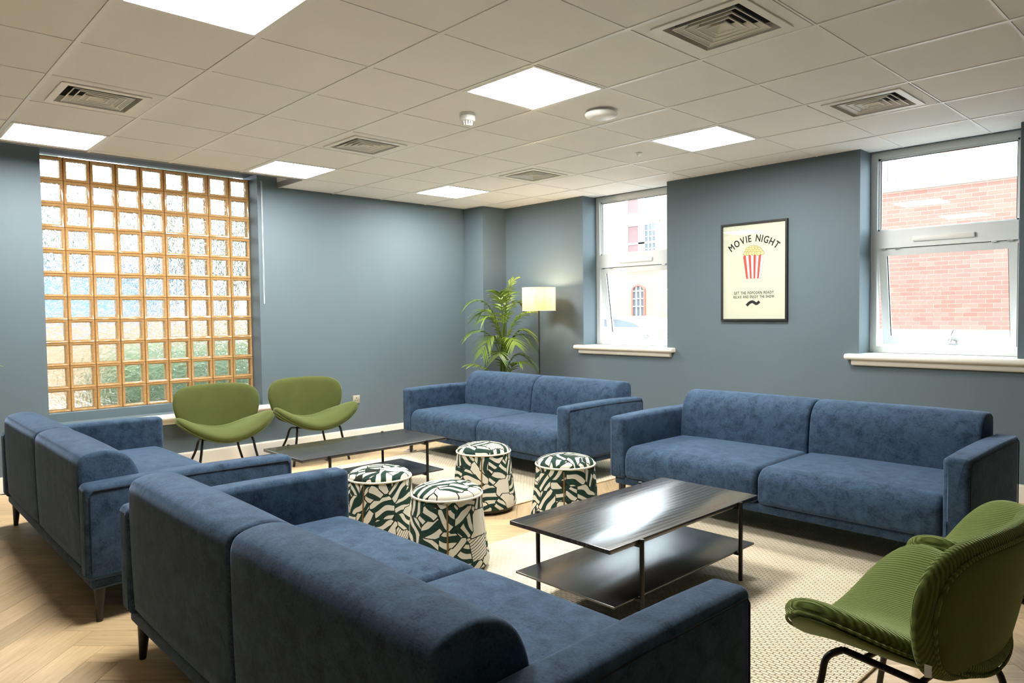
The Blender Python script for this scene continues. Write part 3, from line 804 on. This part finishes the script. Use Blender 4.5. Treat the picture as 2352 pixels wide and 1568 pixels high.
# ------------------------------------------------------------------ floor lamp
e = empty('floor_lamp', (5.44, 1.165, 0), 0, 'floor lamp with raffia drum shade and thin black pole', 'floor lamp')
G().lathe([(.14, 0), (.14, .012), (.13, .016), (.012, .02)], 36).build('base', MT['black'], e, 30)
G().tube([(0, 0, .018), (0, 0, 1.50)], .008, 10).build('pole', MT['black'], e, 50)
sh = G(); sh.lathe([(.186, 1.398), (.186, 1.652)], 64); sh.f = sh.f[:-2]
sho = sh.build('lamp_shade', MT['shade'], e, 60, uv=lambda co, p: (math.atan2(co.y, co.x)/6.283, co.z))
for z in (1.398, 1.652):
    G().tube([(.186*math.cos(i*math.pi/24), .186*math.sin(i*math.pi/24), z) for i in range(48)], .003, 6, True).build('rim', MT['cream'], sho, 60)
g = G()
for i in range(3): a = i*2.094; g.tube([(0, 0, 1.50), (.185*math.cos(a), .185*math.sin(a), 1.50)], .0025, 6)
g.build('spider', MT['black'], e)
G().lathe([(.006, 1.50), (.018, 1.515), (.030, 1.545), (.026, 1.572), (.004, 1.585)], 20).build('bulb', emit('bulb_glow', (1, .80, .52), 6), e, 60)
pd = bpy.data.lights.new('lamp_light', 'POINT'); pd.energy = 4.2; pd.color = (1, .80, .52); pd.shadow_soft_size = .035
po = bpy.data.objects.new('lamp_light', pd); COL.objects.link(po); po.parent = e; po.location = (0, 0, 1.61)

# ------------------------------------------------------------------ palm
def make_frond(base, tip, sag, n=15, width=.30, mat=None, twist=0):
    base = Vector(base); tip = Vector(tip); mid = (base+tip)/2+Vector((0, 0, sag)); mid = mid*.6+Vector((base.x, base.y, mid.z))*.4
    g = G(); P = []
    for i in range(25):
        t = i/24; P.append((1-t)**2*base+2*t*(1-t)*mid+t*t*tip)
    g.tube(P, [.008*(1-.75*i/24) for i in range(25)], 5)
    for s_ in (-1, 1):
        for i in range(n):
            t = .30+.69*i/(n-1); k_ = min(23, int(t*24)); p = P[k_]; d = (P[k_+1]-P[k_]).normalized()
            side = d.cross(Vector((0, 0, 1)))
            side = side.normalized() if side.length > .05 else Vector((1, 0, 0))
            L = width*(.55+.6*math.sin(math.pi*min(1, (t-.35)/.75)))*random.uniform(.85, 1.15)
            dr = (side*s_*(1.15-.4*t)+d*(.35+.55*t)+Vector((0, 0, .30-.1*t))).normalized()
            q = p; wd = .0120; upv = d.cross(dr).normalized()
            wv = dr.cross(upv).normalized()
            pts = []
            for j in range(5):
                f_ = j/4; c = p+dr*L*f_+Vector((0, 0, -.42*L*f_*f_)); ww = wd*(1-f_**2.2)*(.55+.9*f_ if f_ < .5 else 1)
                pts.append((c-wv*ww, c+Vector((0, 0, .003)), c+wv*ww))
            vs = [v for tr in pts for v in tr]; fs = []
            for j in range(4):
                for q_ in range(2): fs.append((j*3+q_, j*3+q_+1, j*3+q_+4, j*3+q_+3))
            g.add(vs, fs)
    return g
def make_palm(name, loc, label, fronds, scale=1):
    e = empty(name, loc, 0, label, 'plant')
    G().lathe([(.11, 0), (.135, .02), (.155, .28), (.165, .30), (.155, .305), (.145, .27)], 32).build('pot', MT['pot'], e, 40)
    G().lathe([(.148, .255), (.10, .268), (.01, .272)], 24).build('soil', MT['soil'], e, 60)
    for a in range(5):
        an = a*1.257
        G().tube([(.03*math.cos(an), .03*math.sin(an), .26), (.035*math.cos(an), .035*math.sin(an), .65), (.02*math.cos(an+.4), .02*math.sin(an+.4), 1.05)], [.013, .011, .007], 6).build('stem', MT['stem'], e, 60)
    for b, t, s_, n_, w_ in fronds: make_frond(b, t, s_, n_, w_).build('frond', MT['leaf'], e, 60)
    return e
V = lambda lat, dep, z: (lat*rt.x+dep*fw.x, lat*rt.y+dep*fw.y, z)
FR = [(V(0, 0, 1.00), V(-.40, -.05, 1.46), .46, 13, .21), (V(0, 0, 1.05), V(.12, -.05, 1.74), .22, 13, .20), (V(0, 0, 1.0), V(-.03, -.12, 1.60), .25, 13, .19),
      (V(0, 0, .75), V(-.40, -.08, 1.12), .40, 13, .20), (V(0, 0, .90), V(.27, -.12, 1.38), .18, 13, .22), (V(0, 0, .75), V(.33, -.08, 1.00), .48, 13, .21),
      (V(0, 0, .75), V(-.24, -.22, .92), .55, 13, .20), (V(0, 0, .60), V(.36, .02, .74), .46, 13, .24), (V(0, 0, .35), V(-.34, -.08, .80), .22, 13, .20),
      (V(0, 0, .35), V(.20, -.16, .82), .3, 13, .2), (V(0, 0, 1.0), V(.22, .10, 1.46), .40, 13, .22), (V(0, 0, .9), V(-.27, .10, 1.36), .42, 13, .22), (V(0, 0, .5), V(-.05, -.22, .90), .38, 13, .2),
      (V(0, 0, .85), V(-.22, -.12, 1.30), .38, 13, .20), (V(0, 0, .7), V(.14, -.22, 1.02), .40, 13, .19), (V(0, 0, .95), V(.05, .18, 1.60), .3, 13, .2), (V(0, 0, .7), V(.30, -.02, 1.14), .40, 13, .22)]
make_palm('potted_palm', (5.19, 1.49, 0), 'tall potted palm with arching fronds behind the far sofa', FR)
# broad-leaved plant, only its leaf tips reach into the picture
e = empty('potted_plant', (.10, 1.95, 0), 0, 'leafy green pot plant whose leaf tips poke in near the glass blocks', 'plant')
G().lathe([(.12, 0), (.15, .3), (.16, .32), (.15, .325), (.14, .29)], 28).build('pot', MT['pot'], e, 40)
G().lathe([(.14, .27), (.01, .29)], 20).build('soil', MT['soil'], e, 60)
G().tube([(0, 0, .28), (.02, 0, .7), (0, .02, 1.15)], [.015, .012, .006], 7).build('stem', MT['stem'], e, 60)
for i in range(22):
    a = i*2.4; z = .75+.028*i; L = .27-.003*i; d = Vector((math.cos(a), math.sin(a), .25)); b = Vector((0, 0, z)); s_ = Vector((-math.sin(a), math.cos(a), 0))
    if i in (13, 16, 18): d = Vector((1, .15*(i-16), .12)); s_ = Vector((0, .9, .45)); L = .53-.012*i+.12
    vs = []
    for j in range(7):
        f_ = j/6; c = b+d*L*f_+Vector((0, 0, -.28*L*f_*f_)); ww = .032*math.sin(math.pi*min(1, .05+f_*.95))**.8 if f_ > .35 else .004
        vs += [c-s_*ww, c+Vector((0, 0, -.004)), c+s_*ww]
    fs = [(j*3+q, j*3+q+1, j*3+q+4, j*3+q+3) for j in range(6) for q in range(2)]
    G().add(vs, fs).build('leaf', MT['leaf'], e, 60)

# ------------------------------------------------------------------ poster
e = empty('framed_poster', (XR, -1.238, 1.722), 0, 'black framed movie night poster with striped popcorn bucket', 'poster')
hw, hh = .318, .443; fr = G(); t = .017
fr.box(-.028, 0, -hw, -hw+t, -hh, hh); fr.box(-.028, 0, hw-t, hw, -hh, hh); fr.box(-.028, 0, -hw+t, hw-t, hh-t, hh); fr.box(-.028, 0, -hw+t, hw-t, -hh, -hh+t)
fr.build('frame', MT['black'], e)
pp = G().box(-.012, -.004, -hw+t, hw-t, -hh+t, hh-t).build('print', MT['paper'], e)
G().box(-.022, -.020, -hw+t, hw-t, -hh+t, hh-t).build('glazing', MT['glass'], e)
# print coordinates: u to the right as seen (towards -y), v up; thin ink layers on the paper
INK = -.0123
def layer(g, polys, d):
    for po_ in polys: g.add([(INK-d, -u, v) for u, v in po_], [tuple(range(len(po_)))])
def stroke(pts, wd):
    L_ = []; R_ = []
    for i, p in enumerate(pts):
        a = Vector(pts[max(0, i-1)]); b = Vector(pts[min(len(pts)-1, i+1)]); d = (b-a).normalized(); n = Vector((-d.y, d.x))*wd/2
        L_.append((p[0]+n.x, p[1]+n.y)); R_.append((p[0]-n.x, p[1]-n.y))
    return L_+R_[::-1]
def glyphs(text, size):
    out = []
    for chx in text:
        cu = bpy.data.curves.new('glyph', 'FONT'); cu.body = chx; cu.size = size; cu.align_x = 'CENTER'; cu.resolution_u = 3
        ob = bpy.data.objects.new('glyph', cu); COL.objects.link(ob)
        me = bpy.data.meshes.new_from_object(ob.evaluated_get(bpy.context.evaluated_depsgraph_get()))
        xs = [v.co.x for v in me.vertices]
        out.append(([(v.co.x, v.co.y) for v in me.vertices], [tuple(p.vertices) for p in me.polygons], (max(xs)-min(xs)) if xs else size*.28))
        bpy.data.objects.remove(ob); bpy.data.curves.remove(cu); bpy.data.meshes.remove(me)
    return out
def put(g, gl, cu, cv, rot, sx=1.0, bold=.001):
    vs, fs, _ = gl; c, s_ = math.cos(rot), math.sin(rot)
    for q, (bx, by) in enumerate(((0, 0), (bold, bold), (-bold, bold), (bold, -bold), (-bold, -bold))):   # thickened strokes
        g.add([(INK-.0004-q*.00002, -(cu+bx+(x*sx)*c-y*s_), cv+by+(x*sx)*s_+y*c) for x, y in vs], fs)
g = G(); gl = glyphs('MOVIE NIGHT', .088); gap = .015
tot = sum(q[2] for q in gl)+gap*(len(gl)-1); k_ = .47/tot; rad = .33; pos = -tot/2
for q in gl:
    th = -(pos+q[2]/2)*k_/rad
    put(g, q, -rad*math.sin(th), .268-rad+rad*math.cos(th), th, k_, .0016); pos += q[2]+gap
for txt, v0, wid in (('GET THE POPCORN READY', -.203, .385), ('RELAX AND ENJOY THE SHOW', -.239, .395)):
    gl = glyphs(txt, .036); gp = .0045; tot = sum(q[2] for q in gl)+gp*(len(gl)-1); sx = wid/tot; pos = -wid/2
    for q in gl: put(g, q, pos+q[2]*sx/2, v0, 0, sx*.95, .0005); pos += (q[2]+gp)*sx
g.build('lettering', MT['ink'], pp)
wv = [(p.x, p.y) for p in catmull([Vector(p) for p in [(-.066, -.306), (-.038, -.280), (-.006, -.272), (.028, -.290), (.058, -.270)]], 5, False)]
g = G(); layer(g, [stroke(wv, .026)], .0004); g.build('film_strip', MT['ink'], pp)
# striped bucket heaped with popcorn
cx = .0; bt, bb, zt, zb = .098, .068, .138, -.062
g = G(); layer(g, [stroke([(cx-bt, zt), (cx-bb, zb), (cx+bb, zb), (cx+bt, zt), (cx-bt, zt)], .005)], .0002); g.build('outline', MT['ink'], pp)
gw = G(); gr = G(); n = 8
for i in range(n):
    a0, a1 = -1+2*i/n, -1+2*(i+1)/n; am = (a0+a1)/2
    poly = [(cx+a0*bb, zb), (cx+a1*bb, zb), (cx+a1*bt, zt), (cx+(a1*.75+am*.25)*bt, zt+.010), (cx+am*bt, zt+.013), (cx+(a0*.75+am*.25)*bt, zt+.010), (cx+a0*bt, zt)]
    layer(gr if i % 2 == 0 else gw, [poly], .0004)
gw.build('bucket_stripe', MT['pwhite'], pp); gr.build('bucket_stripe', MT['red'], pp)
pc = G(); po_ = G(); random.seed(3)
cnt = 0
for n, v in ((3, .216), (5, .200), (6, .181), (7, .161)):
    for i in range(n):
        u = cx+(i-(n-1)/2)*.0270+random.uniform(-.003, .003); dv = random.uniform(-.003, .003); r_ = .0175; cnt += 1
        cir = lambda q: [(u+q*(1+.10*math.sin(3*k_+cnt))*math.cos(k_*math.pi/8), v+dv+q*(1+.10*math.sin(3*k_+cnt))*math.sin(k_*math.pi/8)) for k_ in range(16)]
        layer(po_, [cir(r_+.0020)], .0005+.00004*cnt); layer(pc, [cir(r_)], .00052+.00004*cnt)
po_.build('popcorn_outline', MT['ink'], pp); pc.build('popcorn', MT['corn'], pp)

# wall socket
e = empty('wall_socket', (3.83, YL, .455), 0, 'small chrome wall socket plate low on the blue wall', 'socket')
G().loft(rrect(-.043, .043, -.043, .043, .004, 3), -.008, 0, .002, 'y', 1, ks=2).build('plate', plain('satin_steel', (.55, .50, .40), .45, .6), e, 40)
g = G(); g.box(-.006, .006, -.0095, -.007, .010, .020); g.box(-.020, -.010, -.0095, -.007, -.012, -.006); g.box(.010, .020, -.0095, -.007, -.012, -.006); g.build('pin_slot', MT['dark'], e)
e = empty('floor_outlet', (3.885, 1.47, 0), R(20), 'small metal floor outlet lid at the edge of the far rug', 'floor outlet')
G().box(-.055, .055, -.04, .04, 0, .006).build('lid', MT['trimgrey'], e); G().box(-.035, .035, -.02, .02, .006, .02).build('cover', MT['chrome'], e)

# ------------------------------------------------------------------ outside
g = G().box(XR+.36, 40, -30, 40, -.4, .0); struct('ground_outside', g, MT['pave'])
g = G().box(-30, XR+.36, YL+.33, 40, -.4, .0); struct('ground_garden', g, MT['pave'])
# brick yard wall opposite the wide window
BX = 13.8; ya, yb = -5.2, 1.6; bz0, bz1 = 1.0, 3.5
e = empty('yard_wall', (BX, 0, 0), 0, 'red brick yard wall seen through the wide right window', 'wall')
G().box(.010, .32, ya, yb, .0, bz1).build('core', MT['bmortar'], e)
G().box(-.05, .34, ya, yb, bz1, bz1+.10).build('coping', MT['render'], e)
G().box(-.12, .010, ya, yb, 0, bz0-.012).build('plinth', MT['render'], e)
bm_ = mesh_data(G().box(0, .03, .005, .220, .005, .070), 'brick', MT['brick']); nb = 0; br = G()
cand = []
for r_ in range(int((bz1-bz0)/.075)):
    for c in range(int((yb-ya)/.225)):
        y = ya+c*.225+(.1125 if r_ % 2 else 0); z = bz0+r_*.075
        if y+.22 > yb: continue
        cand.append((0 if -1.85 < y < .55 else 1, y, z))
cand.sort(key=lambda q: (q[0], abs(q[1]+.6)))
for i, (_, y, z) in enumerate(cand):
    if i < 300: inst(bm_, 'brick', (.004, y, z), e)
    else: br.box(.004, .02, y+.005, y+.220, z+.005, z+.070)
tag(br.build('bricks', MT['brick'], e), kind='stuff')
# cream building behind
FX = 18.0
e = empty('cream_building', (FX, 0, 0), 0, 'pale cream building with white sash windows across the yard', 'building')
G().box(-.06, .46, -8.05, 20.05, 5.7, 5.85).build('coping', MT['render'], e)  # unseen top, made up low so the sky reflects in the table
G().box(0, .4, -8, 20, 0, 5.7).build('wall', MT['creamwall'], e)
for a, b in ((-2.5, -.05), (.75, 2.2)): G().box(-.12, 0, a, b, 3.4, 5.6).build('white_bay', MT['render'], e)
for yy in (1.62, 1.80): G().tube([(-.2, yy, 3.0), (-.2, yy, 5.5)], .03, 8).build('drainpipe', MT['pane'], e)
for (ya_, yb_, za, zb_) in ((8.45, 9.5, 4.35, 5.45), (8.45, 9.5, 2.95, 4.05)):
    wn = G(); t = .07
    wn.box(-.06, .0, ya_-.1, yb_+.1, za-.1, za); wn.box(-.06, 0, ya_-.1, yb_+.1, zb_, zb_+.14); wn.box(-.06, 0, ya_-.1, ya_, za, zb_); wn.box(-.06, 0, yb_, yb_+.1, za, zb_)
    wn.box(-.05, 0, (ya_+yb_)/2-.12, (ya_+yb_)/2+.12, za, zb_); wn.box(-.05, 0, ya_, yb_, (za+zb_)/2-.03, (za+zb_)/2+.03)
    wo = wn.build('window', MT['render'], e)
    for a, b, mt in ((ya_, (ya_+yb_)/2-.12, 'pane'), ((ya_+yb_)/2+.12, yb_, 'blind')):
        G().box(-.03, -.01, a, b, za, zb_).build('pane', MT[mt], wo)
    gb = G(); w_ = (yb_-ya_)/2-.12
    for q in (1, 2): gb.box(-.045, -.03, ya_+w_*q/3-.012, ya_+w_*q/3+.012, za, zb_)
    for q in range(1, 6): gb.box(-.045, -.03, ya_, ya_+w_, za+(zb_-za)*q/6-.012, za+(zb_-za)*q/6+.012)
    gb.build('glazing_bar', MT['render'], wo)
    G().box(-.16, 0, ya_-.15, yb_+.15, za-.2, za-.1).build('sill', MT['render'], wo)
# arched window
ay0, ay1, az0, az1 = 8.88, 9.34, 1.25, 2.05; cyy = (ay0+ay1)/2; ra = (ay1-ay0)/2
arch = [(ay0, az0), (ay1, az0), (ay1, az1)]+[(cyy+ra*math.cos(R(a)), az1+.14*math.sin(R(a))) for a in range(15, 180, 15)]+[(ay0, az1)]
g = G(); n = len(arch); g.add([(-.02, y, z) for y, z in arch]+[(0.01, y, z) for y, z in arch], [tuple(range(n)), tuple(range(n, 2*n))[::-1]]+[(i, (i+1) % n, n+(i+1) % n, n+i) for i in range(n)])
wo = g.build('arched_window', MT['pane'], e)
g = G()
for q in (1, 2): y = ay0+(ay1-ay0)*q/3; g.box(-.05, -.02, y-.015, y+.015, az0, az1+.1)
for q in (1, 2, 3): z = az0+.05+.24*q; g.box(-.05, -.02, ay0, ay1, z-.015, z+.015)
g.build('glazing_bar', MT['render'], wo)
G().tube([(-.04, ay0, az0), (-.04, ay0, az1)]+[(-.04, cyy-ra*math.cos(R(a)), az1+.14*math.sin(R(a))) for a in range(0, 181, 15)]+[(-.04, ay1, az0)], .035, 6).build('brick_surround', MT['brick'], wo)
G().tube([(-.6, 10.6, 2.56), (-.6, 9.9, 2.55), (-.6, 9.2, 2.50), (-.6, 8.6, 2.40), (-.6, 8.1, 2.22), (-.6, 7.6, 1.98)], .022, 8).build('curved_rail', MT['trimgrey'], e)
# white parked car
e = empty('parked_car', (15.2, 7.3, 0), R(92), 'white parked car seen through the window by the lamp', 'car')
side_ = [(-2.1, .30), (-2.15, .62), (-2.0, .86), (-1.2, .98), (-.75, 1.15), (-.2, 1.25), (.6, 1.25), (1.2, 1.18), (1.75, 1.02), (2.1, .92), (2.15, .5), (2.05, .30)]
body = [(p.x, p.y) for p in catmull([Vector(p) for p in side_[::-1]], 3)]
G().loft(body, -.86, .86, .12, 'y', 2).build('body', MT['carpaint'], e, 50)
for s_ in (-1, 1):
    G().add([(x, s_*.872, z) for x, z in [(-.90, .99), (-.60, 1.12), (-.15, 1.19), (.6, 1.19), (1.1, 1.12), (1.4, .99)]], [tuple(range(6))]).build('side_glass', MT['pane'], e)
    for x in (-1.35, 1.35):
        o = G().lathe([(.31, -.1), (.33, -.07), (.33, .07), (.31, .1)], 24).build('wheel', MT['tyre'], e, 40, loc=(x, s_*.80, .33)); o.rotation_euler = (R(90), 0, 0)
# garden beyond the glass blocks
def blob(name, mat, parent, c, s_, seed, n=4):
    bm = bmesh.new(); bmesh.ops.create_icosphere(bm, subdivisions=n, radius=1); rd = random.Random(seed)
    for v in bm.verts:
        q = 1+.10*math.sin(9*v.co.x+seed)*math.sin(8*v.co.y)*math.sin(7*v.co.z+seed)+rd.uniform(-.07, .07)
        v.co = Vector((v.co.x*s_[0]*q, v.co.y*s_[1]*q, v.co.z*s_[2]*q))
    me = bpy.data.meshes.new(name); bm.to_mesh(me); bm.free(); me.materials.append(mat)
    o = bpy.data.objects.new(name, me); COL.objects.link(o); o.parent = parent; o.location = c; return o
e = empty('hedge', (4.4, 5.6, 0), 0, 'clipped green hedge blurred behind the glass blocks', 'hedge')
for i in range(5): blob('bush', MT['hedge'], e, (-1.7+.95*i, .1*math.sin(i), .52), (.75, .5, .52+.05*math.sin(i*2)), i, 4)
g = G().box(-8, 11, 8.2, 8.5, 0, 1.35); tag(g.build('garden_wall', MT['sand']), 'sandy stone garden wall blurred behind the glass blocks', 'wall')
for i, (x, y, h) in enumerate(((2.3, 13.6, 5.6), (5.8, 13.2, 5.6), (9.3, 12.8, 5.2), (12.8, 13.5, 5.4))):
    e = empty('tree', (x, y, 0), 0, ['pale leafy tree standing behind the blue van', 'pale leafy tree between the blue van and the garden wall end', 'pale leafy tree right behind the sandy garden wall', 'pale leafy tree beyond the far end of the sandy garden wall'][i], 'tree', 'trees beyond the glass blocks')
    G().tube([(0, 0, 0), (.1, 0, 1.5), (0, .1, h*.6)], [.18, .14, .08], 8).build('trunk', MT['bark'], e, 60)
    blob('crown', MT['tree'], e, (0, 0, h*.58), (1.45, 1.4, h*.40), i+11, 4)
e = empty('parked_van', (1.7, 9.9, 0), 0, 'pale blue van blurred behind the glass blocks', 'van')
vb = [(p.x, p.y) for p in catmull([Vector(p) for p in [(2.3, .4), (2.3, 1.9), (2.1, 2.1), (-1.3, 2.1), (-1.8, 1.5), (-2.4, 1.2), (-2.45, .4)]], 3)]
G().loft(vb, -.9, .9, .1, 'y', 2).build('body', MT['bluepaint'], e, 50)
G().add([(x, -.912, z) for x, z in [(-1.7, 1.4), (-1.25, 1.95), (-.6, 1.95), (-.6, 1.4)]], [(0, 1, 2, 3)]).build('side_glass', MT['pane'], e)
for x in (-1.5, 1.5):
    o = G().lathe([(.30, -.1), (.32, -.07), (.32, .07), (.30, .1)], 20).build('wheel', MT['tyre'], e, 40, loc=(x, -.85, .32)); o.rotation_euler = (R(90), 0, 0)
